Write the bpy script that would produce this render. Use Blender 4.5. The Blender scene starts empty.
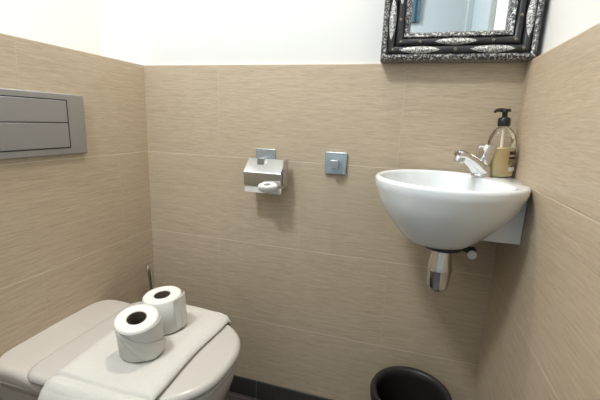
import bpy, bmesh, math, random
from mathutils import Vector, Matrix, Euler
random.seed(7)
PI = math.pi
SC = bpy.context.scene
COL = SC.collection

# ------------------------------------------------------------------ camera, world, light, exposure
cd = bpy.data.cameras.new('camera')
cam = bpy.data.objects.new('camera', cd)
COL.objects.link(cam)
cam.location = (0.9209, -1.1283, 1.0546)
cam.rotation_euler = (math.radians(77.809), math.radians(-2.150), math.radians(16.737))
cd.sensor_width = 36.0
cd.lens = 21.732
cd.clip_start = 0.01
SC.camera = cam

world = bpy.data.worlds.new('world')
SC.world = world
world.use_nodes = True
world.node_tree.nodes['Background'].inputs[0].default_value = (0.9, 0.95, 1.0, 1)
world.node_tree.nodes['Background'].inputs[1].default_value = 0.3

SC.view_settings.view_transform = 'Standard'
SC.view_settings.look = 'None'
SC.view_settings.gamma = 1.0
SC.view_settings.use_curve_mapping = False
SC.view_settings.exposure = 0.0

LAMPS = [  # x, y, radius, watts, colour
    (0.63, -0.19, 0.022, 10.6, (1.0, 0.93, 0.82)),
    (0.22, -1.12, 0.150, 24.5, (0.87, 0.94, 1.0)),  # unseen cool fill lamp, added to brighten the basin front and lower walls
]
CEIL = 2.40
W = 1.194          # room width between the tiled side walls
ZT = 1.228         # top of the tiling
BACK = -1.72       # rear wall

# ------------------------------------------------------------------ node helpers
def new_mat(name):
    m = bpy.data.materials.new(name)
    m.use_nodes = True
    nt = m.node_tree
    return m, nt, nt.nodes['Principled BSDF']

def simple(name, col, rough=0.5, metal=0.0, bump=0.0, bscale=200, var=0.0, vscale=30, coat=0.0, spec=None, sheen=0.0):
    m, nt, b = new_mat(name)
    b.inputs['Base Color'].default_value = (*col, 1)
    b.inputs['Roughness'].default_value = rough
    b.inputs['Metallic'].default_value = metal
    if coat:
        b.inputs['Coat Weight'].default_value = coat
        b.inputs['Coat Roughness'].default_value = 0.05
    if spec is not None:
        b.inputs['Specular IOR Level'].default_value = spec
    if sheen:
        b.inputs['Sheen Weight'].default_value = sheen
    tc = nt.nodes.new('ShaderNodeTexCoord')
    if bump:
        n = nt.nodes.new('ShaderNodeTexNoise')
        n.inputs['Scale'].default_value = bscale
        n.inputs['Detail'].default_value = 4
        nt.links.new(tc.outputs['Object'], n.inputs['Vector'])
        bp = nt.nodes.new('ShaderNodeBump')
        bp.inputs['Strength'].default_value = bump
        bp.inputs['Distance'].default_value = 0.002
        nt.links.new(n.outputs['Fac'], bp.inputs['Height'])
        nt.links.new(bp.outputs['Normal'], b.inputs['Normal'])
    if var:
        n = nt.nodes.new('ShaderNodeTexNoise')
        n.inputs['Scale'].default_value = vscale
        nt.links.new(tc.outputs['Object'], n.inputs['Vector'])
        mx = nt.nodes.new('ShaderNodeMix')
        mx.data_type = 'RGBA'
        mx.inputs['A'].default_value = (*[c * (1 - var) for c in col], 1)
        mx.inputs['B'].default_value = (*[min(1, c * (1 + var)) for c in col], 1)
        nt.links.new(n.outputs['Fac'], mx.inputs['Factor'])
        nt.links.new(mx.outputs['Result'], b.inputs['Base Color'])
    return m

def mth(nt, op, a, b=None, c=None):
    n = nt.nodes.new('ShaderNodeMath')
    n.operation = op
    for i, v in enumerate((a, b, c)):
        if v is None:
            continue
        if hasattr(v, 'links'):
            nt.links.new(v, n.inputs[i])
        else:
            n.inputs[i].default_value = v
    return n.outputs[0]

def mixc(nt, fac, a, b):
    n = nt.nodes.new('ShaderNodeMix')
    n.data_type = 'RGBA'
    for k, v in (('Factor', fac), ('A', a), ('B', b)):
        if hasattr(v, 'links'):
            nt.links.new(v, n.inputs[k])
        elif k == 'Factor':
            n.inputs[k].default_value = v
        else:
            n.inputs[k].default_value = (*v, 1)
    return n.outputs['Result']

def tile_mat(name, axis, uoff, pu, voff, pv, base, dark, light, grout, gw=0.0013, streak=True, rough=0.42, vaxis='Z', bond=False):
    """Rectangular tiles laid out in metres along one horizontal axis and another axis."""
    m, nt, b = new_mat(name)
    tc = nt.nodes.new('ShaderNodeTexCoord')
    sp = nt.nodes.new('ShaderNodeSeparateXYZ')
    nt.links.new(tc.outputs['Object'], sp.inputs[0])
    u = sp.outputs[axis]
    v = sp.outputs[vaxis]
    us = mth(nt, 'SUBTRACT', u, uoff)
    vs = mth(nt, 'SUBTRACT', v, voff)
    iv = mth(nt, 'FLOOR', mth(nt, 'DIVIDE', vs, pv))
    if bond:
        us = mth(nt, 'MULTIPLY_ADD', mth(nt, 'PINGPONG', mth(nt, 'ADD', iv, 1.0), 1.0), pu / 2, us)
    du = mth(nt, 'PINGPONG', us, pu / 2)
    dv = mth(nt, 'PINGPONG', vs, pv / 2)
    def edge(dd, w):
        mr = nt.nodes.new('ShaderNodeMapRange')
        mr.inputs['From Min'].default_value = w * 0.6
        mr.inputs['From Max'].default_value = w * 1.4
        nt.links.new(dd, mr.inputs['Value'])
        return mr.outputs['Result']
    # butt joints between tile ends are tighter than the bed joints
    face = mth(nt, 'MINIMUM', edge(dv, gw), mth(nt, 'MAXIMUM', edge(du, gw * 0.8), 0.78 if bond else 0.0))
    iu = mth(nt, 'FLOOR', mth(nt, 'DIVIDE', us, pu))
    cb = nt.nodes.new('ShaderNodeCombineXYZ')
    nt.links.new(iu, cb.inputs[0])
    nt.links.new(iv, cb.inputs[1])
    wn = nt.nodes.new('ShaderNodeTexWhiteNoise')
    nt.links.new(cb.outputs[0], wn.inputs['Vector'])
    tilev = wn.outputs['Value']
    def noise(su, sv, scale, detail, shift):
        c = nt.nodes.new('ShaderNodeCombineXYZ')
        nt.links.new(mth(nt, 'MULTIPLY', u, su), c.inputs[0])
        nt.links.new(mth(nt, 'MULTIPLY', v, sv), c.inputs[1])
        nt.links.new(mth(nt, 'MULTIPLY_ADD', tilev, 7.0, shift), c.inputs[2])
        n = nt.nodes.new('ShaderNodeTexNoise')
        n.inputs['Scale'].default_value = scale
        n.inputs['Detail'].default_value = detail
        n.inputs['Roughness'].default_value = 0.65
        nt.links.new(c.outputs[0], n.inputs['Vector'])
        return n.outputs['Fac']
    if streak:
        f1 = noise(22, 300, 1.0, 3, 0.0)
        f2 = noise(7, 110, 1.0, 3, 3.0)
        f3 = noise(30, 600, 1.0, 2, 9.0)
        s = mth(nt, 'MULTIPLY_ADD', f1, 1.0, mth(nt, 'MULTIPLY_ADD', f2, 0.55, mth(nt, 'MULTIPLY', f3, 0.6)))
        r2 = nt.nodes.new('ShaderNodeMapRange')
        r2.inputs['From Min'].default_value = 0.80
        r2.inputs['From Max'].default_value = 1.35
        nt.links.new(s, r2.inputs['Value'])
        s = r2.outputs['Result']
    else:
        s = noise(9, 9, 3.0, 4, 0.0)
    colr = mixc(nt, s, dark, light)
    tint = mixc(nt, mth(nt, 'MULTIPLY', tilev, 0.25), colr, base)
    full = mixc(nt, face, grout, tint)
    nt.links.new(full, b.inputs['Base Color'])
    b.inputs['Roughness'].default_value = rough
    h = mth(nt, 'MULTIPLY_ADD', face, 1.0, mth(nt, 'MULTIPLY', s, 0.25))
    bp = nt.nodes.new('ShaderNodeBump')
    bp.inputs['Strength'].default_value = 0.35
    bp.inputs['Distance'].default_value = 0.0012
    nt.links.new(h, bp.inputs['Height'])
    nt.links.new(bp.outputs['Normal'], b.inputs['Normal'])
    return m

TB, TD, TL, TG = (0.485, 0.387, 0.275), (0.40, 0.314, 0.215), (0.555, 0.45, 0.325), (0.60, 0.505, 0.38)
M = {}
M['tile_back'] = tile_mat('beige_tile_back', 'X', 0.291, 0.602, ZT, 0.30, TB, TD, TL, TG, bond=True)
M['tile_left'] = tile_mat('beige_tile_left', 'Y', -0.443, 0.602, ZT, 0.30, TB, TD, TL, TG, bond=True)
M['tile_right'] = tile_mat('beige_tile_right', 'Y', -0.62, 0.602, ZT, 0.30, TB, TD, TL, TG, bond=True)
M['floor'] = tile_mat('dark_floor_tile', 'X', 0.447, 0.30, -0.02, 0.30, (0.075, 0.062, 0.064), (0.062, 0.052, 0.055), (0.10, 0.085, 0.088), (0.16, 0.14, 0.13), gw=0.002, streak=False, rough=0.45, vaxis='Y')
M['skirt'] = tile_mat('dark_skirting_tile', 'X', 0.447, 0.30, 0.5, 1.2, (0.04, 0.038, 0.036), (0.034, 0.032, 0.03), (0.052, 0.048, 0.046), (0.16, 0.14, 0.13), gw=0.0012, streak=False, rough=0.4)
M['skirt_side'] = tile_mat('dark_skirting_tile_side', 'Y', -0.15, 0.30, 0.5, 1.2, (0.04, 0.038, 0.036), (0.034, 0.032, 0.03), (0.052, 0.048, 0.046), (0.16, 0.14, 0.13), gw=0.0012, streak=False, rough=0.4)
M['plaster'] = simple('white_plaster', (0.73, 0.72, 0.70), 0.85, bump=0.04, bscale=140)
M['ceiling'] = simple('white_ceiling_paint', (0.86, 0.86, 0.85), 0.9, bump=0.03, bscale=140)
M['blue_paint'] = simple('pale_blue_paint', (0.40, 0.455, 0.48), 0.6, bump=0.02)
M['blue_cloth'] = simple('dark_blue_cloth', (0.05, 0.10, 0.14), 0.9, bump=0.3, bscale=300)
M['white_gloss'] = simple('white_gloss_paint', (0.8, 0.8, 0.79), 0.3)
M['ceramic'] = simple('glazed_ceramic', (0.76, 0.785, 0.79), 0.12, coat=0.4)
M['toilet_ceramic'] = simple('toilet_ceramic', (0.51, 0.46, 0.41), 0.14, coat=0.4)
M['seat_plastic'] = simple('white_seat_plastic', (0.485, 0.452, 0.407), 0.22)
M['chrome'] = simple('polished_chrome', (0.72, 0.72, 0.73), 0.08, 1.0)
M['chrome_soft'] = simple('satin_chrome', (0.62, 0.62, 0.61), 0.22, 1.0)
M['chrome_flap'] = simple('flap_chrome', (0.74, 0.74, 0.73), 0.16, 1.0)
M['brushed'] = simple('brushed_grey_metal', (0.40, 0.40, 0.41), 0.36, 0.8, bump=0.03, bscale=400)
M['plate_glass'] = simple('frosted_chrome_square', (0.50, 0.58, 0.62), 0.18, 0.7)
M['dark_gap'] = simple('dark_shadow_gap', (0.015, 0.015, 0.016), 0.6)
M['rubber'] = simple('dark_rubber', (0.03, 0.03, 0.03), 0.6)
M['grey_plastic'] = simple('grey_plastic', (0.5, 0.5, 0.49), 0.4)
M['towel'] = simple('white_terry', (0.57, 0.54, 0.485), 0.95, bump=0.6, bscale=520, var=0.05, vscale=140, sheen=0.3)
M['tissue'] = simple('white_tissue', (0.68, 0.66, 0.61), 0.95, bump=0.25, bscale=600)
M['card'] = simple('brown_cardboard', (0.13, 0.095, 0.075), 0.9, bump=0.1)
M['black_plastic'] = simple('black_plastic', (0.012, 0.012, 0.013), 0.35)
M['bin'] = simple('black_bin_plastic', (0.018, 0.0155, 0.0145), 0.45)
M['black_paint'] = simple('black_lacquer', (0.018, 0.018, 0.02), 0.4, bump=0.2, bscale=90)
M['lotion'] = simple('cream_yellow_lotion', (1.0, 0.79, 0.48), 0.35)
M['label_black'] = simple('black_label_ink', (0.02, 0.02, 0.02), 0.4)
M['label_white'] = simple('pale_label_panel', (0.62, 0.60, 0.55), 0.5)
M['mirror'] = simple('mirror_glass', (0.88, 0.91, 0.92), 0.0, 1.0)

_l = M['lotion'].node_tree.nodes['Principled BSDF']
_l.inputs['Subsurface Weight'].default_value = 0.6
_l.inputs['Subsurface Radius'].default_value = (1.0, 0.75, 0.35)
_l.inputs['Subsurface Scale'].default_value = 0.02

def hammered(name, lo, hi, scale, metal=0.8):
    m, nt, b = new_mat(name)
    tc = nt.nodes.new('ShaderNodeTexCoord')
    n = nt.nodes.new('ShaderNodeTexNoise')
    n.inputs['Scale'].default_value = scale
    n.inputs['Detail'].default_value = 5
    n.inputs['Roughness'].default_value = 0.75
    nt.links.new(tc.outputs['Object'], n.inputs['Vector'])
    rp = nt.nodes.new('ShaderNodeMapRange')
    rp.inputs['From Min'].default_value = lo
    rp.inputs['From Max'].default_value = hi
    nt.links.new(n.outputs['Fac'], rp.inputs['Value'])
    c = mixc(nt, rp.outputs['Result'], (0.02, 0.02, 0.022), (0.74, 0.73, 0.71))
    nt.links.new(c, b.inputs['Base Color'])
    nt.links.new(mth(nt, 'MULTIPLY', rp.outputs['Result'], metal), b.inputs['Metallic'])
    b.inputs['Roughness'].default_value = 0.4
    bp = nt.nodes.new('ShaderNodeBump')
    bp.inputs['Strength'].default_value = 0.5
    bp.inputs['Distance'].default_value = 0.002
    nt.links.new(n.outputs['Fac'], bp.inputs['Height'])
    nt.links.new(bp.outputs['Normal'], b.inputs['Normal'])
    return m
M['hammered'] = hammered('hammered_tin_on_black', 0.49, 0.63, 180, 0.6)
M['tin'] = hammered('embossed_tin', 0.42, 0.56, 240, 0.5)

def clear_plastic():
    m, nt, b = new_mat('clear_plastic')
    out = nt.nodes['Material Output']
    t = nt.nodes.new('ShaderNodeBsdfTransparent')
    t.inputs[0].default_value = (1, 1, 1, 1)
    g = nt.nodes.new('ShaderNodeBsdfGlossy')
    g.inputs['Roughness'].default_value = 0.08
    fr = nt.nodes.new('ShaderNodeFresnel')
    fr.inputs['IOR'].default_value = 1.4
    mx = nt.nodes.new('ShaderNodeMixShader')
    nt.links.new(fr.outputs[0], mx.inputs[0])
    nt.links.new(t.outputs[0], mx.inputs[1])
    nt.links.new(g.outputs[0], mx.inputs[2])
    nt.links.new(mx.outputs[0], out.inputs['Surface'])
    return m
M['clear'] = clear_plastic()

def emitter(name, col, s):
    m, nt, b = new_mat(name)
    b.inputs['Emission Color'].default_value = (*col, 1)
    b.inputs['Emission Strength'].default_value = s
    return m
M['lamp'] = emitter('lit_lamp_lens', (1.0, 0.93, 0.82), 12)

# ------------------------------------------------------------------ mesh helpers
def obj(name, bm, mat, parent=None, angle=35, bevel=0.0, sub=0, weld=False):
    if weld:
        bmesh.ops.remove_doubles(bm, verts=bm.verts, dist=1e-6)
    bmesh.ops.recalc_face_normals(bm, faces=bm.faces)
    me = bpy.data.meshes.new(name)
    bm.to_mesh(me)
    bm.free()
    for mm in (mat if isinstance(mat, (list, tuple)) else [mat]):
        me.materials.append(mm)
    for p in me.polygons:
        p.use_smooth = True
    me.set_sharp_from_angle(angle=math.radians(angle))
    o = bpy.data.objects.new(name, me)
    COL.objects.link(o)
    if parent is not None:
        o.parent = parent
    if bevel:
        b = o.modifiers.new('bevel', 'BEVEL')
        b.width = bevel
        b.segments = 3
        b.limit_method = 'ANGLE'
        b.angle_limit = math.radians(40)
    if sub:
        s = o.modifiers.new('sub', 'SUBSURF')
        s.levels = sub
        s.render_levels = sub
    return o

def tag(o, label, cat, group=None):
    o['label'] = label
    o['category'] = cat
    if group:
        o['group'] = group
    return o

def thing(name, label, cat, loc=(0, 0, 0), rot=(0, 0, 0), group=None):
    o = bpy.data.objects.new(name, None)
    o.empty_display_size = 0.05
    COL.objects.link(o)
    o.location = loc
    o.rotation_euler = rot
    return tag(o, label, cat, group)

def struct(name, bm, mat, parent=None, **k):
    o = obj(name, bm, mat, parent, **k)
    if parent is None:
        o['kind'] = 'structure'
    return o

def box(bm, lo, hi, mi=0):
    v = [bm.verts.new((x, y, z)) for x in (lo[0], hi[0]) for y in (lo[1], hi[1]) for z in (lo[2], hi[2])]
    for f in ((0, 1, 3, 2), (4, 6, 7, 5), (0, 4, 5, 1), (2, 3, 7, 6), (0, 2, 6, 4), (1, 5, 7, 3)):
        fc = bm.faces.new([v[i] for i in f])
        fc.material_index = mi
    return v

def nbox(lo, hi):
    bm = bmesh.new()
    box(bm, lo, hi)
    return bm

def loft(bm, rings, closed=True, cap0=True, cap1=True, mi=0):
    vs = [[bm.verts.new(p) for p in r] for r in rings]
    n = len(rings[0])
    for a, b in zip(vs, vs[1:]):
        for i in range(n if closed else n - 1):
            j = (i + 1) % n
            f = bm.faces.new((a[i], a[j], b[j], b[i]))
            f.material_index = mi
    if cap0:
        bm.faces.new(vs[0][::-1])
    if cap1:
        bm.faces.new(vs[-1])
    return vs

def lathe(bm, prof, n=48, c=(0, 0), cap0=True, cap1=True, sy=1.0):
    rings = [[(c[0] + r * math.cos(2 * PI * i / n), c[1] + sy * r * math.sin(2 * PI * i / n), z) for i in range(n)] for r, z in prof]
    return loft(bm, rings, True, cap0, cap1)

def tube(bm, pts, radii, n=16, up=Vector((0, 0, 1)), flat=1.0):
    pts = [Vector(p) for p in pts]
    rings = []
    for i, p in enumerate(pts):
        a = pts[max(0, i - 1)]
        b = pts[min(len(pts) - 1, i + 1)]
        d = (b - a).normalized()
        s = d.cross(up)
        if s.length < 1e-4:
            s = d.cross(Vector((0, 1, 0)))
        s.normalize()
        t = s.cross(d)
        r = radii[i] if isinstance(radii, (list, tuple)) else radii
        rings.append([p + s * r * math.cos(2 * PI * k / n) + t * r * flat * math.sin(2 * PI * k / n) for k in range(n)])
    loft(bm, rings)

def smooth_pts(P, n):
    """Catmull-Rom through points of any dimension."""
    out = []
    for i in range(len(P) - 1):
        p0 = P[max(0, i - 1)]; p1 = P[i]; p2 = P[i + 1]; p3 = P[min(len(P) - 1, i + 2)]
        for k in range(n):
            t = k / n
            out.append(tuple(0.5 * (2 * b + (c - a) * t + (2 * a - 5 * b + 4 * c - d) * t * t + (3 * b - a - 3 * c + d) * t ** 3)
                             for a, b, c, d in zip(p0, p1, p2, p3)))
    out.append(tuple(P[-1]))
    return out

# ------------------------------------------------------------------ room shell
T = 0.12
LX = -0.19        # plaster face above the boxed-in cistern
struct('floor', nbox((LX - T, BACK - T, -0.08), (W + T + 0.01, T + 0.01, 0.0)), M['floor'])
struct('ceiling', nbox((LX - T, BACK - T, CEIL), (W + T + 0.01, T + 0.01, CEIL + 0.08)), M['ceiling'])

bm = bmesh.new()
box(bm, (LX, 0.0, 0.0), (W, 0.12, ZT), 0)
box(bm, (LX, 0.008, ZT), (W + 0.02, 0.12, CEIL), 1)
struct('wall_back', bm, [M['tile_back'], M['plaster']])
bm = bmesh.new()
box(bm, (LX, BACK, 0.0), (0.0, 0.0, ZT), 0)
box(bm, (LX - 0.12, BACK, 0.0), (LX, 0.12, CEIL), 1)
struct('wall_left', bm, [M['tile_left'], M['plaster']])
DY0, DY1, DZ = -0.775, -1.575, 2.04      # door opening in the right wall
bm = bmesh.new()
box(bm, (W, DY0 + 0.05, 0.0), (W + 0.13, 0.12, ZT), 0)
box(bm, (W + 0.02, DY0 + 0.05, ZT), (W + 0.13, 0.12, CEIL), 1)
box(bm, (W + 0.02, DY1 - 0.05, DZ + 0.05), (W + 0.13, DY0 + 0.05, CEIL), 1)
box(bm, (W + 0.02, BACK, 0.0), (W + 0.13, DY1 - 0.05, CEIL), 1)
struct('wall_right', bm, [M['tile_right'], M['plaster']])
struct('wall_rear', nbox((LX, BACK - 0.12, 0.0), (W + 0.13, BACK, CEIL)), M['blue_paint'])
bm = bmesh.new()
for lo, hi in (((W - 0.004, DY0, 0.0), (W + 0.13, DY0 + 0.05, DZ)), ((W - 0.004, DY1 - 0.05, 0.0), (W + 0.13, DY1, DZ)),
               ((W - 0.004, DY1 - 0.05, DZ), (W + 0.13, DY0 + 0.05, DZ + 0.05))):
    box(bm, lo, hi)
struct('trim_1', bm, M['blue_paint'], bevel=0.003)
d = struct('door_1', nbox((W + 0.03, DY1 + 0.002, 0.004), (W + 0.07, DY0 - 0.002, DZ - 0.002)), M['blue_paint'], bevel=0.002)
bm = bmesh.new()
tube(bm, [(W + 0.031, -0.84, 1.0), (W - 0.015, -0.84, 1.0)], 0.009)
tube(bm, [(W - 0.015, -0.835, 1.0), (W - 0.015, -0.95, 1.0)], 0.009)
obj('door_handle', bm, M['chrome_soft'], d)
# skirting: dark tile set flush under the wall tiles with a thin lip
def skirt(name, lo, hi, m):
    struct(name, nbox(lo, hi), m, bevel=0.0015)
skirt('baseboard_back', (0.0, -0.006, 0.0), (W, 0.0, 0.076), M['skirt'])
skirt('baseboard_left', (0.0, BACK, 0.0), (0.006, -0.006, 0.076), M['skirt_side'])
skirt('baseboard_right', (W - 0.006, DY0 + 0.05, 0.0), (W, -0.006, 0.076), M['skirt_side'])

# ------------------------------------------------------------------ ceiling downlight and added fill lamp
for i, (lx, ly, lr, watts, lc) in enumerate(LAMPS):
    t = thing('ceiling_or_fill_light', ['small round recessed downlight in the ceiling near the mirror wall', 'added wide round opal fill lamp on the ceiling near the left wall'][i],
              'light', (lx, ly, CEIL))
    bm = bmesh.new()
    k = lr + 0.012
    lathe(bm, [(k, -0.001), (k + 0.012, -0.001), (k + 0.012, -0.006), (k + 0.008, -0.010), (k, -0.008)], 48, cap0=False, cap1=False)
    obj('trim_ring', bm, M['chrome_soft'], t)
    bm = bmesh.new()
    lathe(bm, [(k, -0.002), (k, -0.006), (k * 0.4, -0.008)], 48)
    obj('lens', bm, M['lamp'], t)
    ld = bpy.data.lights.new('lamp', 'AREA')
    ld.shape = 'DISK'
    ld.size = lr * 2
    ld.energy = watts
    ld.color = lc
    lo = bpy.data.objects.new('lamp', ld)
    COL.objects.link(lo)
    lo.parent = t
    lo.location = (0, 0, -0.014)

# ------------------------------------------------------------------ toilet
TY = -0.425
def d_outline(x0, x1, hw, rc, n=64, cy=TY, straight=0.42):
    """Back edge at x0, rounded nose at x1, half width hw; rc rounds the two back corners."""
    L = x1 - x0
    xs = x0 + L * straight
    pts = []
    m = n // 2
    for i in range(m + 1):                      # nose, from +hw side to -hw side
        a = PI / 2 - PI * i / m
        ca, sa = math.cos(a), math.sin(a)
        e = 2 / 2.5
        pts.append((xs + (x1 - xs) * abs(ca) ** e, cy + hw * math.copysign(abs(sa) ** e, sa)))
    k = 8
    for i in range(k + 1):
        a = -PI / 2 - (PI / 2) * i / k
        pts.append((x0 + rc + rc * math.cos(a), cy - hw + rc + rc * math.sin(a)))
    for i in range(k + 1):
        a = PI - (PI / 2) * i / k
        pts.append((x0 + rc + rc * math.cos(a), cy + hw - rc + rc * math.sin(a)))
    return pts

toilet = thing('toilet', 'white wall hung toilet with closed lid under a towel', 'toilet')
bm = bmesh.new()
rings = []
for x0, x1, hw, rc, z in ((0.001, 0.20, 0.10, 0.02, 0.09), (0.001, 0.27, 0.118, 0.02, 0.12), (0.001, 0.37, 0.135, 0.02, 0.19), (0.001, 0.475, 0.155, 0.02, 0.27),
                          (0.001, 0.530, 0.168, 0.02, 0.345), (0.001, 0.546, 0.177, 0.02, 0.40), (0.001, 0.550, 0.182, 0.02, 0.424), (0.002, 0.547, 0.179, 0.02, 0.431)):
    rings.append([(x, y, z) for x, y in d_outline(x0, x1, hw, rc)])
loft(bm, rings)
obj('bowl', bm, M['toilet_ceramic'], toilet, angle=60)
# raised ceramic deck against the wall that carries the hinges
def deck_outline(ins):
    x0, x1, hw, rc = 0.001, 0.30, 0.184 - ins, 0.045
    pts = []
    k = 10
    for i in range(k + 1):
        an = PI - (PI / 2) * i / k
        pts.append((x0 + rc + rc * math.cos(an) if i else x0, TY + hw - rc + rc * math.sin(an)))
    for i in range(12):
        pts.append((x0 + rc + (x1 - x0 - rc) * (i + 1) / 12, TY + hw))
    for i in range(12):
        pts.append((x1 - (x1 - x0 - rc) * i / 12, TY - hw))
    for i in range(k + 1):
        an = -PI / 2 - (PI / 2) * i / k
        pts.append((x0 + rc + rc * math.cos(an) if i < k else x0, TY - hw + rc + rc * math.sin(an)))
    return pts
def deck_z(x):
    return 0.462 if x < 0.09 else 0.462 - 0.036 * min(1, (x - 0.09) / 0.20) ** 1.2
bm = bmesh.new()
rings = [[(x, y, 0.398) for x, y in deck_outline(0.014)], [(x, y, 0.408) for x, y in deck_outline(0.004)]]
for k in range(8):
    an = (PI / 2) * k / 7
    rr = 0.016
    rings.append([(x, y, max(0.410, deck_z(x) - rr + rr * math.sin(an))) for x, y in deck_outline(rr * (1 - math.cos(an)))])
for f in (0.8, 0.5, 0.2):
    rings.append([(x, TY + (y - TY) * f, max(0.410, deck_z(x)) + 0.002 * (1 - f)) for x, y in deck_outline(0.016)])
loft(bm, rings)
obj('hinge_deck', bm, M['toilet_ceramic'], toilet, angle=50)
LX0, LX1, LHW = 0.118, 0.556, 0.190
def slab(x0, x1, hw, z0, z1, r, crown=0.0, rc=0.04):
    bm = bmesh.new()
    rings = []
    for k in range(5):
        an = (PI / 2) * k / 4
        rings.append([(x, y, z0 + r * (1 - math.cos(an)) * 0.6) for x, y in d_outline(x0 + r * (1 - math.sin(an)) * 0.6, x1 - r * (1 - math.sin(an)) * 0.6, hw - r * (1 - math.sin(an)) * 0.6, rc)])
    for k in range(6):
        an = (PI / 2) * k / 5
        ins = r * (1 - math.cos(an))
        rings.append([(x, y, z1 - r + r * math.sin(an)) for x, y in d_outline(x0 + ins, x1 - ins, hw - ins, rc)])
    for f, dz in ((0.9, 0.25), (0.7, 0.6), (0.4, 0.9), (0.1, 1.0)):
        ins = r
        base = d_outline(x0 + ins, x1 - ins, hw - ins, rc)
        cx = (x0 + x1) / 2
        rings.append([(cx + (x - cx) * f, TY + (y - TY) * f, z1 + crown * dz) for x, y in base])
    loft(bm, rings)
    return bm
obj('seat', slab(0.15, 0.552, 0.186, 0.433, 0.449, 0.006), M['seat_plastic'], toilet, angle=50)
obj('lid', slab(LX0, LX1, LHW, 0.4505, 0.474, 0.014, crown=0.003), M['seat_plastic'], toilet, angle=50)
# ------------------------------------------------------------------ towel over the lid
tow = obj_bm = bmesh.new()
nx, ns = 17, 0
X0, X1 = 0.203, 0.466
rings = []
ZTOP = 0.4705
TH = 0.018
def lid_half(x):
    xs = LX0 + (LX1 - LX0) * 0.42
    if x <= xs:
        return LHW
    u = min(0.999, (x - xs) / (LX1 - xs))
    return LHW * (1 - u ** 2.5) ** (1 / 2.5)
# path stations: (kind, s) ; far end first
path = []
for k in range(60):
    path.append(k / 59)
rnd = random.Random(3)
def wob(a, b, s=0):
    return 0.0016 * math.sin(a * 31 + s) * math.cos(b * 23 + 1.3 * s) + 0.0009 * math.sin(a * 67 + b * 41 + s)
def towel_point(u, s):
    """u 0..1 across (x), s 0..1 along the cloth; returns centre point and outward normal in y-z."""
    x = X0 + (X1 - X0) * u
    h = lid_half(x)
    yf = TY + h + 0.006
    yn = TY - LHW - 0.012
    prof = [(yf + 0.004, 0.444), (yf + 0.001, 0.460), (yf - 0.010, 0.4715), (yf - 0.030, ZTOP + 0.0045), (TY, ZTOP + 0.006),
            (yn + 0.035, ZTOP + 0.0045), (yn + 0.010, 0.4715), (yn - 0.001, 0.458), (yn - 0.010, 0.43), (yn - 0.016, 0.36), (yn - 0.018, 0.285)]
    seg = [0.0, 0.03, 0.06, 0.10, 0.42, 0.70, 0.745, 0.775, 0.82, 0.91, 1.0]
    for i in range(len(seg) - 1):
        if s <= seg[i + 1] + 1e-9:
            t = (s - seg[i]) / (seg[i + 1] - seg[i])
            y = prof[i][0] * (1 - t) + prof[i + 1][0] * t
            z = prof[i][1] * (1 - t) + prof[i + 1][1] * t
            dy = prof[i + 1][0] - prof[i][0]
            dz = prof[i + 1][1] - prof[i][1]
            l = math.hypot(dy, dz)
            drift = -0.06 * max(0, s - 0.77) * (1 - u)
            return Vector((x + drift, y, z)), Vector((0, dz / l, -dy / l)) 
ss = [0, 0.015, 0.03, 0.045, 0.06, 0.08, 0.10] + [0.10 + 0.6 * k / 14 for k in range(1, 15)] + [0.706, 0.712, 0.718, 0.7245, 0.735, 0.745, 0.755, 0.765, 0.775, 0.79, 0.80, 0.81, 0.825, 0.835, 0.845, 0.86, 0.88, 0.91, 0.94, 0.97, 1.0]
for s in ss:
    top, bot = [], []
    for i in range(nx):
        u = i / (nx - 1)
        p, n = towel_point(u, s)
        p = p + Vector((0.003 * math.sin(s * 11), 0, 0))
        e = min(i, nx - 1 - i)
        th = TH * (0.55 if e == 0 else 0.95 if e == 1 else 1.0) * (1.18 if u > 0.9 else 1.05 if u > 0.8 else 0.85)
        hem = -0.007 * math.exp(-((s - 0.712) / 0.007) ** 2) - 0.003 * max(0, min(1, (s - 0.70) / 0.02)) + 0.003 * math.exp(-((s - 0.79) / 0.016) ** 2) - 0.002 * math.exp(-((s - 0.835) / 0.008) ** 2)
        top.append(p + n * (th + hem + wob(u * 3, s * 6)))
        bot.append(p + n * 0.0012)
    rings.append(top + bot[::-1])
loft(tow, rings)
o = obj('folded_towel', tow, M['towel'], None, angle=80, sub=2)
tag(o, 'thick white folded towel draped across the toilet lid', 'towel')

# ------------------------------------------------------------------ toilet paper rolls
def spiral_roll(t, R, ri, h, flaps):
    bm = bmesh.new()
    b = 0.003
    lathe(bm, [(ri, 0.0), (R - b, 0.0), (R, b), (R, h - b), (R - b, h), (R - 0.018, h + 0.0012), (ri + 0.006, h + 0.0008), (ri, h - 0.001), (ri, 0.0)], 64, cap0=False, cap1=False)
    obj('paper', bm, M['tissue'], t, angle=50)
    bm = bmesh.new()
    lathe(bm, [(ri - 0.0003, 0.0008), (ri - 0.0003, h - 0.002), (ri - 0.0018, h - 0.002), (ri - 0.0018, 0.0008)], 48, cap0=False, cap1=False)
    obj('cardboard_core', bm, M['card'], t)
    # loose last sheets, folded to a point
    for a0, a1, tri, base in flaps:
        bm = bmesh.new()
        n = 28
        rings = []
        for i in range(n + 1):
            f = i / n
            a = math.radians(a0 + (a1 - a0) * f)
            z0, z1 = tri(f)
            ring = []
            for side in (0, 1):
                for k in (range(7) if side == 0 else range(6, -1, -1)):
                    z = h * (z0 + (z1 - z0) * k / 6)
                    rr = R + base + 0.0040 * f + 0.0007 * math.sin(f * 11 + k * 0.8) - 0.0008 * side
                    ring.append((rr * math.cos(a), rr * math.sin(a), z))
            rings.append(ring)
        loft(bm, rings)
        obj('loose_sheet', bm, M['tissue'], t, angle=40)

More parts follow.
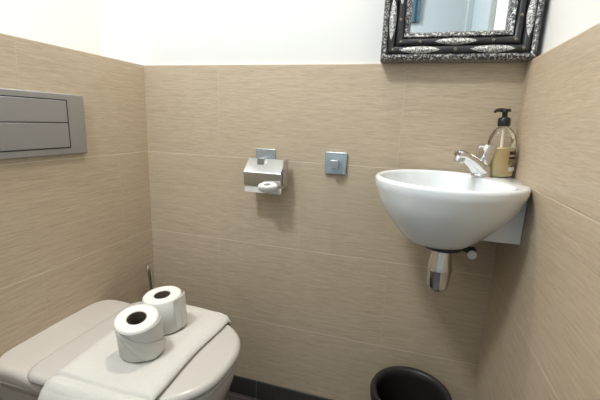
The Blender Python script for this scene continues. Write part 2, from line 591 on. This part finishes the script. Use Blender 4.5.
ZR = 0.4925
ra = thing('toilet_roll', 'white toilet roll with folded loose sheet on towel, in front of the other roll', 'toilet paper', (0.341, -0.477, ZR + 0.0085), (math.radians(11.5), math.radians(5), 0), group='toilet rolls standing on the towel')
spiral_roll(ra, 0.0485, 0.0225, 0.094, [
    (-112, 34, lambda f: (max(0.02, 0.95 - 1.9 * f), 0.97), 0.0012),
    (-100, 36, lambda f: (max(0.02, 0.93 - 1.75 * f), max(0.04, 0.96 - 0.72 * f)), 0.0042)])
rb = thing('toilet_roll', 'white toilet roll standing on towel behind the other roll, nearer the tiled corner', 'toilet paper', (0.331, -0.3665, ZR + 0.0035), (math.radians(4), math.radians(-3), 0), group='toilet rolls standing on the towel')
spiral_roll(rb, 0.0495, 0.0215, 0.094, [
    (-22, 40, lambda f: (max(0.02, 0.16 - 0.4 * f), 0.97), 0.0016),
    (2, 42, lambda f: (0.30 * f + 0.02, 0.95), 0.0036)])

# ------------------------------------------------------------------ flush plate
fp = thing('flush_plate', 'grey metal dual flush plate on left tiled wall above toilet', 'flush plate', (0, -0.42, 1.023))
PY0, PY1, PZ0, PZ1 = -0.15, 0.1465, -0.083, 0.083
bm = bmesh.new()
rings = []
for x, ins in ((0.0005, 0.001), (0.010, 0.001), (0.0125, 0.003)):
    rings.append([(x, PY0 + ins, PZ0 + ins), (x, PY1 - ins, PZ0 + ins), (x, PY1 - ins, PZ1 - ins), (x, PY0 + ins, PZ1 - ins)])
loft(bm, rings)
obj('plate', bm, M['brushed'], fp, bevel=0.001)
obj('button_gap_shade', nbox((0.0118, -0.114, -0.0645), (0.0131, 0.090, 0.0665)), M['dark_gap'], fp)  # near-black slab standing in for the shade in the gaps round the buttons
for z0, z1 in ((0.0062, 0.0635), (-0.0615, 0.0036)):
    obj('button', nbox((0.012, -0.1105, z0), (0.0140, 0.0865, z1)), M['brushed'], fp, bevel=0.0012)

# ------------------------------------------------------------------ toilet brush in the corner
hold = thing('toilet_brush_holder', 'chrome toilet brush holder standing in the corner behind the toilet', 'brush holder', (0.052, -0.075, 0))
bm = bmesh.new()
lathe(bm, [(0.0, 0.001), (0.043, 0.001), (0.045, 0.004), (0.045, 0.255), (0.043, 0.258), (0.041, 0.255), (0.041, 0.010), (0.0, 0.010)], 40, cap0=False, cap1=False)
obj('cup', bm, M['chrome_soft'], hold)
br = thing('toilet_brush', 'toilet brush with slim chrome handle rising beside the corner', 'brush', (0.052, -0.075, 0.03))
bm = bmesh.new()
tube(bm, [(0, 0, 0.09), (-0.002, 0, 0.27), (-0.006, 0.0, 0.40), (-0.010, 0, 0.445), (-0.013, 0, 0.475), (-0.0145, 0, 0.487), (-0.015, 0, 0.4905)],
     [0.0080, 0.0080, 0.0085, 0.0105, 0.0125, 0.0110, 0.003], 16, flat=0.8)
obj('handle', bm, M['chrome'], br)
bm = bmesh.new()
lathe(bm, [(0.004, 0.0), (0.028, 0.008), (0.034, 0.03), (0.034, 0.07), (0.024, 0.088), (0.004, 0.094)], 40)
obj('bristle_head', bm, simple('brush_bristles', (0.75, 0.75, 0.73), 0.9, bump=0.8, bscale=300), br)

# ------------------------------------------------------------------ paper holder on the back wall
ph = thing('toilet_paper_holder', 'chrome wall mounted toilet paper holder with bent cover flap', 'paper holder', (0.45, 0, 0.885))
obj('wall_plate', nbox((-0.017, -0.007, 0.006), (0.053, -0.0005, 0.078)), M['plate_glass'], ph, bevel=0.002)
obj('arm', nbox((0.010, -0.040, 0.040), (0.030, -0.006, 0.051)), M['brushed'], ph, bevel=0.0015)
bm = bmesh.new()
fl = [(-0.030, 0.0495), (-0.036, 0.0485), (-0.0770, 0.0100), (-0.0785, 0.0075), (-0.0787, 0.0045), (-0.0745, -0.0350)]
th = 0.0016
rings = []
for x in (-0.0265, 0.0985):
    r = [(x, y, z) for y, z in fl] + [(x, y + th, z - th * 0.6) for y, z in fl[::-1]]
    rings.append(r)
loft(bm, rings)
obj('cover_flap', bm, M['chrome_flap'], ph, angle=25)
obj('hinge_block', nbox((0.010, -0.056, 0.030), (0.034, -0.036, 0.0515)), M['brushed'], ph, bevel=0.0015)
bm = bmesh.new()
tube(bm, [(-0.024, -0.036, -0.012), (0.101, -0.036, -0.012)], 0.006, 14)
obj('roll_bar', bm, M['chrome'], ph)
obj('side_arm', nbox((0.1005, -0.066, -0.030), (0.1035, -0.018, 0.050)), M['chrome_soft'], ph, bevel=0.002)

pr = thing('toilet_roll', 'white toilet roll hanging in the chrome holder with tucked loose end', 'toilet paper', (0.4865, -0.036, 0.873))
bm = bmesh.new()
RR, RI, L = 0.0335, 0.018, 0.060
prof = [(RI, -L), (RR - 0.003, -L), (RR, -L + 0.003), (RR, L - 0.003), (RR - 0.003, L), (RI, L), (RI, -L)]
n = 48
rings = [[(z, r * math.cos(2 * PI * i / n), r * math.sin(2 * PI * i / n)) for i in range(n)] for r, z in prof]
loft(bm, rings, True, False, False)
obj('paper', bm, M['tissue'], pr, angle=50)
bm = bmesh.new()
rings = [[(z, r * math.cos(2 * PI * i / n), r * math.sin(2 * PI * i / n)) for i in range(n)] for r, z in
         ((RI - 0.0003, -L + 0.001), (RI - 0.0003, L - 0.001), (RI - 0.002, L - 0.001), (RI - 0.002, -L + 0.001), (RI - 0.0003, -L + 0.001))]
loft(bm, rings, True, False, False)
obj('cardboard_core', bm, M['card'], pr)
# hanging sheet in front of the roll, end curled up into a flat loop
bm = bmesh.new()
sh = [(-0.0342, 0.010), (-0.0344, -0.008), (-0.0346, -0.022), (-0.0350, -0.034), (-0.0352, -0.0455)]
rings = []
for x in [-0.062 + 0.0125 * 1.0 * k for k in range(11)]:
    w = 0.0012 * math.sin(x * 90)
    rings.append([(x, y + w * (0.008 - z) * 14, z) for y, z in sh] + [(x, y + 0.0012 + w * (0.008 - z) * 14, z) for y, z in sh[::-1]])
loft(bm, rings)
obj('hanging_sheet', bm, M['tissue'], pr, angle=50)
bm = bmesh.new()
rings = []
for i, (r, z) in enumerate([(0.010, 0.0115), (0.0235, 0.0105), (0.026, 0.006), (0.0255, -0.006), (0.022, -0.0105), (0.010, -0.010), (0.0085, -0.004), (0.0085, 0.006), (0.010, 0.0115)]):
    ring = []
    for k in range(40):
        a = 2 * PI * k / 40
        e = Vector((r * 1.25 * math.cos(a), r * 0.62 * math.sin(a), z))
        e = Euler((0.48, -0.08, 0)).to_matrix() @ e
        ring.append(e + Vector((0.027, -0.0570, -0.0215)))
    rings.append(ring)
loft(bm, rings, True, False, False)
obj('curled_end', bm, M['tissue'], pr, angle=60)

# ------------------------------------------------------------------ robe hook
hk = thing('robe_hook', 'small square pale blue chrome hook on tiles right of the paper holder', 'hook', (0.706, 0, 0.932))
obj('wall_plate', nbox((-0.034, -0.011, -0.035), (0.034, -0.0005, 0.034)), M['plate_glass'], hk, bevel=0.002)
bm = bmesh.new()
box(bm, (-0.012, -0.042, -0.013), (0.013, -0.010, 0.012))
obj('peg', bm, M['chrome'], hk, bevel=0.002)

# ------------------------------------------------------------------ mirror
mr = thing('framed_mirror', 'rectangular mirror in black frame with embossed silver tin leaves', 'mirror', (1.0115, 0.0065, 1.2282))
MW, MH = 0.1905, 0.556
def frame_sweep(prof, mat, name, angle=50):
    """prof: list of (inset from the outer edge, height off the wall), closed, swept round with mitres."""
    bm = bmesh.new()
    rings = []
    for cx, cz, sx, sz in ((-MW, 0, 1, 1), (MW, 0, -1, 1), (MW, MH, -1, -1), (-MW, MH, 1, -1), (-MW, 0, 1, 1)):
        rings.append([(cx + sx * d_, -(h_ + 0.016 if h_ > 0 else 0.0), cz + sz * d_) for d_, h_ in prof])
    sub_rings = []
    for a, b in zip(rings, rings[1:]):
        for k in range(8):
            sub_rings.append([tuple(p + (q - p) * k / 8 for p, q in zip(pa, pb)) for pa, pb in zip(a, b)])
    sub_rings.append(rings[-1])
    loft(bm, sub_rings, True, False, False)
    return obj(name, bm, mat, mr, angle=angle, weld=True)
def arc(d0, d1, hb, ht, n=8):
    return [(d0 + (d1 - d0) * (0.5 - 0.5 * math.cos(PI * k / n)), hb + (ht - hb) * math.sin(PI * k / n)) for k in range(n + 1)]
frame_sweep([(0.0, 0.0), (0.0, 0.034)] + [(0.003, 0.042), (0.009, 0.045), (0.015, 0.042)] + [(0.0155, 0.030), (0.0155, 0.0)], M['hammered'], 'outer_strip')
frame_sweep([(0.0156, 0.0), (0.0156, 0.030)] + arc(0.0156, 0.0365, 0.034, 0.046) + [(0.0365, 0.0)], M['black_paint'], 'outer_molding')
frame_sweep([(0.0366, 0.0), (0.0366, 0.028)] + arc(0.0366, 0.0570, 0.030, 0.041) + [(0.0570, 0.0)], M['black_paint'], 'inner_molding')
frame_sweep([(0.0571, 0.0), (0.0571, 0.034), (0.060, 0.038), (0.067, 0.036), (0.073, 0.026), (0.073, 0.0)], M['hammered'], 'inner_strip')
obj('mirror_glass', nbox((-MW + 0.0725, -0.030, 0.0725), (MW - 0.0725, -0.002, MH - 0.0725)), M['mirror'], mr)
def leaf_mesh(length, width, rise):
    bm = bmesh.new()
    rings = []
    n = 18
    for i in range(n + 1):
        t = -1 + 2 * i / n
        w = max(0.0004, width / 2 * (1 - abs(t) ** 1.9) ** 0.85)
        ring = []
        for k in range(9):
            a = PI * k / 8
            wv = w * math.cos(a)
            # wraps the half round moulding: drops off to both sides
            z = rise * (1 - (wv / 0.0115) ** 2) + 0.0010 - 0.0006 * (abs(t) ** 4)
            ring.append((t * length / 2, -wv, z))
        ring += [(p[0], p[1], p[2] - 0.003) for p in ring[::-1]]
        rings.append(ring)
    loft(bm, rings)
    bmesh.ops.recalc_face_normals(bm, faces=bm.faces)
    me = bpy.data.meshes.new('leaf')
    bm.to_mesh(me)
    bm.free()
    me.materials.append(M['tin'])
    for p in me.polygons:
        p.use_smooth = True
    return me
leaf_out = leaf_mesh(0.104, 0.0195, 0.0115)
leaf_in = leaf_mesh(0.104, 0.0180, 0.0105)
bm = bmesh.new()
lathe(bm, [(0.0042, 0.0), (0.0042, 0.001), (0.0028, 0.0030), (0.0004, 0.0036)], 12)
riv = bpy.data.meshes.new('rivet')
bm.to_mesh(riv)
bm.free()
riv.materials.append(simple('rivet_grey', (0.20, 0.18, 0.14), 0.45, 0.6))
def stick(me, name, x, z, h, vertical):
    o = bpy.data.objects.new(name, me)
    COL.objects.link(o)
    o.parent = mr
    o.location = (x, -h - 0.016, z)
    o.rotation_euler = (PI / 2, PI / 2 if vertical else 0, 0)
    return o
DO, DI = 0.026, 0.0468
for zz in (DO, MH - DO):
    for x in (-0.0885, 0.0885):
        stick(leaf_out, 'tin_leaf', x, zz, 0.0350, False)
    for x in (0.0, -0.158, 0.158):
        stick(riv, 'rivet', x, zz, 0.0455, False)
for zz in (DI, MH - DI):
    stick(leaf_in, 'tin_leaf', 0.0, zz, 0.0305, False)
    for x in (-0.0885, 0.0885, -0.139, 0.139):
        stick(riv, 'rivet', x, zz, 0.0405, False)
for xx in (-MW + DO, MW - DO):
    for z in (0.103, 0.278, 0.453):
        stick(leaf_out, 'tin_leaf', xx, z, 0.0350, True)
    for z in (0.19, 0.366):
        stick(riv, 'rivet', xx, z, 0.0455, True)
for xx in (-MW + DI, MW - DI):
    for z in (0.19, 0.366):
        stick(leaf_in, 'tin_leaf', xx, z, 0.0305, True)
    for z in (0.103, 0.278, 0.453):
        stick(riv, 'rivet', xx, z, 0.0405, True)

# ------------------------------------------------------------------ corner basin
BX, BY, BZ = 1.02, -0.18, 0.932
basin = thing('wash_basin', 'white ceramic corner wash basin with round bowl under the mirror', 'basin', (BX, BY, 0.772))
GX, GY = W - BX - 0.0015, -BY - 0.0015
def rim_r(th, R=0.175):
    c, s = math.cos(th), math.sin(th)
    if c > 0.02 and s > 0.02:
        # corner infill out to both walls, slightly rounded
        e = 14.0
        rr = 1.0 / ((c / GX) ** e + (s / GY) ** e) ** (1 / e)
        return max(min(R, rr), rr if c > 0.05 and s > 0.05 else R)
    r = R
    if c > 0:
        r = min(r, GX / c)
    if s > 0:
        r = min(r, GY / s)
    return r
def inner_r(th):
    base = 0.160
    a = math.cos(th - math.radians(25))
    dcut = 0.098
    if a > 0.05:
        e = 7.0
        return 1.0 / ((1 / base) ** e + (a / dcut) ** e) ** (1 / e)
    return base
NB = 128
ths = [2 * PI * i / NB for i in range(NB)]
zb = 0.772
def ring_c(f, z):
    return [(f(t) * math.cos(t), f(t) * math.sin(t), z - zb) for t in ths]
bm = bmesh.new()
rings = []
# lower rings drift away from the corner
outer = [(0.052, 0.770, 0.008), (0.066, 0.7715, 0.008), (0.078, 0.777, 0.008), (0.093, 0.790, 0.007), (0.1105, 0.808, 0.006), (0.130, 0.830, 0.004), (0.149, 0.855, 0.002), (0.1630, 0.880, 0.001), (0.1715, 0.905, 0.0)]
for r, z, sh in outer:
    rings.append([(min(r, rim_r(t)) * math.cos(t) - sh, min(r, rim_r(t)) * math.sin(t) - sh * 0.4, z - zb) for t in ths])
rings.append(ring_c(lambda t: 0.75 * 0.1745 + 0.25 * rim_r(t) if rim_r(t) > 0.175 else min(0.1745, rim_r(t)), 0.9125))
rings.append(ring_c(lambda t: rim_r(t) - 0.0005, 0.918))
rings.append(ring_c(lambda t: rim_r(t), 0.924))
rings.append(ring_c(lambda t: rim_r(t) - 0.0012, 0.929))
rings.append(ring_c(lambda t: rim_r(t) - 0.0045, 0.932))
rings.append(ring_c(lambda t: rim_r(t) * 0.5 + (inner_r(t) + 0.004) * 0.5, 0.9325))
rings.append(ring_c(lambda t: inner_r(t) + 0.003, 0.932))
rings.append(ring_c(lambda t: inner_r(t), 0.930))
rings.append(ring_c(lambda t: inner_r(t) - 0.002, 0.925))
for k, (f, z) in enumerate(((0.965, 0.90), (0.93, 0.875), (0.87, 0.850), (0.78, 0.828), (0.64, 0.812), (0.45, 0.803), (0.2, 0.799), (0.13, 0.798))):
    rings.append(ring_c(lambda t, f=f: inner_r(t) * f if f > 0.5 else 0.135 * f, z))
loft(bm, rings)
obj('bowl', bm, M['ceramic'], basin, angle=55)
bm = bmesh.new()
rings = []
for z, ro in ((0.791, 0.088), (0.8085, 0.105), (0.830, 0.127), (0.855, 0.146), (0.880, 0.160), (0.905, 0.1685), (0.914, 0.170)):
    a0 = math.asin(-0.020 / ro)
    a1 = PI / 2 - a0
    ring = [(GX, -0.020, z - zb), (GX, GY, z - zb), (-0.020, GY, z - zb)]
    for k in range(13):
        a = a1 + (a0 - a1) * k / 12
        ring.append((ro * math.cos(a), ro * math.sin(a), z - zb))
    rings.append(ring)
loft(bm, rings)
obj('mounting_block', bm, M['ceramic'], basin, angle=25)
bm = bmesh.new()
lathe(bm, [(0.0005, 0.0272), (0.019, 0.0272), (0.021, 0.029), (0.019, 0.031), (0.0005, 0.0318)], 32)
obj('drain_plug', bm, M['chrome'], basin)

# tap
tp = thing('basin_tap', 'chrome single lever tap on the basin deck beside the soap', 'tap', (1.107, -0.097, 0.9325), (0, 0, 0))
DA = math.radians(222)     # spout heading
def along(s, z, off=0.0):
    return (s * math.cos(DA) - off * math.sin(DA), s * math.sin(DA) + off * math.cos(DA), z)
bm = bmesh.new()
lathe(bm, [(0.0005, 0.0002), (0.0235, 0.0002), (0.0240, 0.002), (0.0232, 0.005), (0.0215, 0.010), (0.0200, 0.020), (0.0192, 0.028), (0.0150, 0.032), (0.0005, 0.033)], 40)
obj('body', bm, M['chrome'], tp)
bm = bmesh.new()
sp = smooth_pts([(-0.004, 0.010, 0.0205), (0.014, 0.023, 0.0205), (0.036, 0.038, 0.0180), (0.058, 0.0490, 0.0160), (0.078, 0.0565, 0.0148), (0.089, 0.0575, 0.0140), (0.0945, 0.0570, 0.0100)], 4)
tube(bm, [along(s, z) for s, z, r in sp], [r for s, z, r in sp], 24, flat=0.85)
obj('spout', bm, M['chrome'], tp)
bm = bmesh.new()
tube(bm, [along(0.082, 0.054), along(0.088, 0.041), along(0.0885, 0.0385)], [0.0125, 0.0122, 0.0112], 20, up=Vector((1, 0, 0)))
obj('aerator', bm, M['chrome_soft'], tp)
bm = bmesh.new()
rings = []
for z, r, lobe in ((0.031, 0.0135, 0.0), (0.035, 0.0165, 0.06), (0.045, 0.0185, 0.16), (0.062, 0.0205, 0.22), (0.076, 0.0215, 0.18), (0.0815, 0.0205, 0.12), (0.084, 0.0165, 0.05), (0.085, 0.004, 0.0)):
    ring = []
    for k in range(48):
        a = 2 * PI * k / 48
        rr = r * (1 + lobe * 0.5 * (math.cos(4 * (a - DA) + PI) - 0.2))
        ring.append((rr * math.cos(a) + 0.006 * (z - 0.03) / 0.05, rr * math.sin(a) + 0.006 * (z - 0.03) / 0.05, z))
    rings.append(ring)
loft(bm, rings)
obj('lever_knob', bm, M['chrome'], tp, angle=50)

# bottle trap under the basin
bt = thing('bottle_trap', 'chrome bottle trap under the wash basin', 'waste trap', (1.026, -0.186, 0.639))
bm = bmesh.new()
lathe(bm, [(0.0005, 0.0), (0.012, 0.0005), (0.018, 0.004), (0.0240, 0.011), (0.0258, 0.018), (0.0282, 0.058)], 40, cap1=True)
obj('cup', bm, M['chrome'], bt)
bm = bmesh.new()
lathe(bm, [(0.0282, 0.0582), (0.0308, 0.060), (0.0308, 0.064), (0.0290, 0.070), (0.0248, 0.106), (0.0240, 0.110), (0.0240, 0.118), (0.0005, 0.119)], 40, cap0=True)
obj('body', bm, M['chrome'], bt)
bm = bmesh.new()
lathe(bm, [(0.0241, 0.1095), (0.0272, 0.1095), (0.0272, 0.1165), (0.0241, 0.1165)], 40, cap0=False, cap1=False)
obj('locking_ring', bm, M['chrome'], bt)
bm = bmesh.new()
lathe(bm, [(0.0005, 0.1185), (0.045, 0.1185), (0.047, 0.121), (0.045, 0.1300), (0.0005, 0.1300)], 40)
obj('rubber_washer', bm, M['rubber'], bt)
bm = bmesh.new()
tube(bm, [(0, 0.015, 0.092), (0, 0.184, 0.092)], 0.0150, 24)
obj('outlet_pipe', bm, M['chrome'], bt)
bm = bmesh.new()
tube(bm, [(0, 0.179, 0.092), (0, 0.1850, 0.092)], [0.032, 0.029], 32)
obj('wall_flange', bm, M['chrome'], bt)

# fixing bolt under the bowl
fb = thing('fixing_bracket', 'dark fixing bracket with a round pale bolt end under the basin', 'bracket', (1.092, -0.185, 0.750))
bm = bmesh.new()
box(bm, (-0.045, -0.012, 0.006), (0.012, 0.014, 0.0145))
obj('bracket_arm', bm, M['rubber'], fb, bevel=0.002)
bm = bmesh.new()
tube(bm, [(0, 0.012, 0.005), (0, -0.022, 0.005)], 0.0095, 20)
obj('bolt', bm, M['rubber'], fb)
bm = bmesh.new()
tube(bm, [(0, -0.0215, 0.005), (0, -0.027, 0.005), (0, -0.0285, 0.005)], [0.0105, 0.0105, 0.008], 20)
obj('bolt_cap', bm, M['grey_plastic'], fb)

# ------------------------------------------------------------------ soap dispenser
sb = thing('soap_dispenser', 'clear pump bottle of cream yellow hand soap in the basin corner', 'soap bottle', (1.155, -0.066, 0.9332), (0, math.radians(-3.0), math.radians(20)))
def sup(a, b, n, th):
    c, s = math.cos(th), math.sin(th)
    return (a * math.copysign(abs(c) ** (2 / n), c), b * math.copysign(abs(s) ** (2 / n), s))
def sring(a, b, n, z, k=48):
    return [(*sup(a, b, n, 2 * PI * i / k), z) for i in range(k)]
A0, B0 = 0.0325, 0.0245
bprof = [(0.90, 0.0, 3.0), (0.97, 0.003, 3.0), (1.0, 0.008, 3.0), (1.0, 0.080, 3.0), (0.97, 0.094, 2.9), (0.88, 0.106, 2.7), (0.70, 0.117, 2.4), (0.50, 0.124, 2.1)]
bm = bmesh.new()
rings = [sring(A0 * f, B0 * f + (0.006 if f < 0.6 else 0), n, z) for f, z, n in bprof]
rings.append([(0.0125 * math.cos(2 * PI * i / 48), 0.0125 * math.sin(2 * PI * i / 48), 0.127) for i in range(48)])
rings.append([(0.0120 * math.cos(2 * PI * i / 48), 0.0120 * math.sin(2 * PI * i / 48), 0.138) for i in range(48)])
loft(bm, rings, cap1=False)
obj('bottle', bm, M['clear'], sb, angle=60)
bm = bmesh.new()
rings = [sring(A0 * f - 0.0016, B0 * f - 0.0016, 3.0, z) for f, z in ((0.90, 0.0016), (0.97, 0.004), (1.0, 0.009), (1.0, 0.074))]
loft(bm, rings)
obj('soap', bm, M['lotion'], sb, angle=60)
bm = bmesh.new()
tube(bm, [(0, 0, 0.076), (0, 0, 0.139)], 0.0035, 10)
obj('dip_tube', bm, simple('pale_tube', (0.8, 0.75, 0.6), 0.4), sb)
bm = bmesh.new()
lathe(bm, [(0.0005, 0.1305), (0.0145, 0.1305), (0.0150, 0.132), (0.0148, 0.148), (0.0125, 0.1515), (0.0065, 0.153), (0.0062, 0.168), (0.0005, 0.168)], 32)
obj('pump_collar', bm, M['black_plastic'], sb)
bm = bmesh.new()
lathe(bm, [(0.0005, 0.1655), (0.0125, 0.1655), (0.0138, 0.168), (0.0128, 0.1725), (0.0005, 0.174)], 32)
tube(bm, [(0.0, 0.0, 0.1695), (-0.018, -0.006, 0.1705), (-0.030, -0.010, 0.1690), (-0.034, -0.011, 0.1655)], [0.0055, 0.0048, 0.0040, 0.0034], 14)
obj('pump_head', bm, M['black_plastic'], sb)
def wrap(z0, z1, a0, a1, off=0.0007):
    bm = bmesh.new()
    n = 14
    rings = []
    for i in range(n + 1):
        th = math.radians(a0 + (a1 - a0) * i / n)
        x, y = sup(A0 + off, B0 + off, 3.0, th)
        xi, yi = sup(A0 + 0.0001, B0 + 0.0001, 3.0, th)
        rings.append([(x, y, z0), (x, y, z1), (xi, yi, z1), (xi, yi, z0)])
    loft(bm, rings)
    return bm
lab = obj('label', wrap(0.0585, 0.067, -83, 40), M['label_black'], sb)
for z0, z1 in ((0.047, 0.053),):
    obj('label_band', wrap(z0, z1, -83, 40), M['label_black'], lab)
obj('label_text_line', wrap(0.0545, 0.0562, -78, 10), M['label_white'], lab)
obj('label_band', wrap(0.034, 0.0450, -83, 40), simple('dim_label_print', (0.20, 0.16, 0.08), 0.5), lab)
obj('label_band', wrap(0.0285, 0.0305, -76, 20), M['label_black'], lab)
obj('label_panel', wrap(0.0165, 0.0270, -83, -35), M['label_white'], lab)

# ------------------------------------------------------------------ waste bin
wb = thing('waste_bin', 'round black open topped waste bin on floor under the basin', 'bin', (0.995, -0.150, 0.0))
bm = bmesh.new()
lathe(bm, [(0.0005, 0.0005), (0.088, 0.0005), (0.091, 0.004), (0.110, 0.262), (0.1155, 0.272), (0.1165, 0.290), (0.1125, 0.2980), (0.1050, 0.2980), (0.0985, 0.2925), (0.0965, 0.274), (0.0960, 0.258), (0.085, 0.010), (0.0005, 0.008)], 64)
obj('tub', bm, M['bin'], wb, angle=50)

# ------------------------------------------------------------------ cloth on the rear wall, seen in the mirror
hc = thing('hanging_cloth', 'dark blue cloth hanging on rear wall, seen at left edge of mirror', 'cloth', (0.845, BACK + 0.001, 1.75))
bm = bmesh.new()
rings = []
for i in range(25):
    x = -0.10 + 0.16 * i / 24
    y = 0.012 + 0.006 * math.sin(i * 1.1)
    rings.append([(x, y + 0.004, 0.0), (x, y + 0.010, 0.35), (x, y, 0.35), (x, y - 0.006, 0.0)])
loft(bm, rings)
obj('fabric', bm, M['blue_cloth'], hc, angle=80)
bm = bmesh.new()
tube(bm, [(-0.02, 0.0, 0.352), (-0.02, 0.03, 0.352)], 0.006, 12)
obj('wall_peg', bm, M['chrome_soft'], hc)
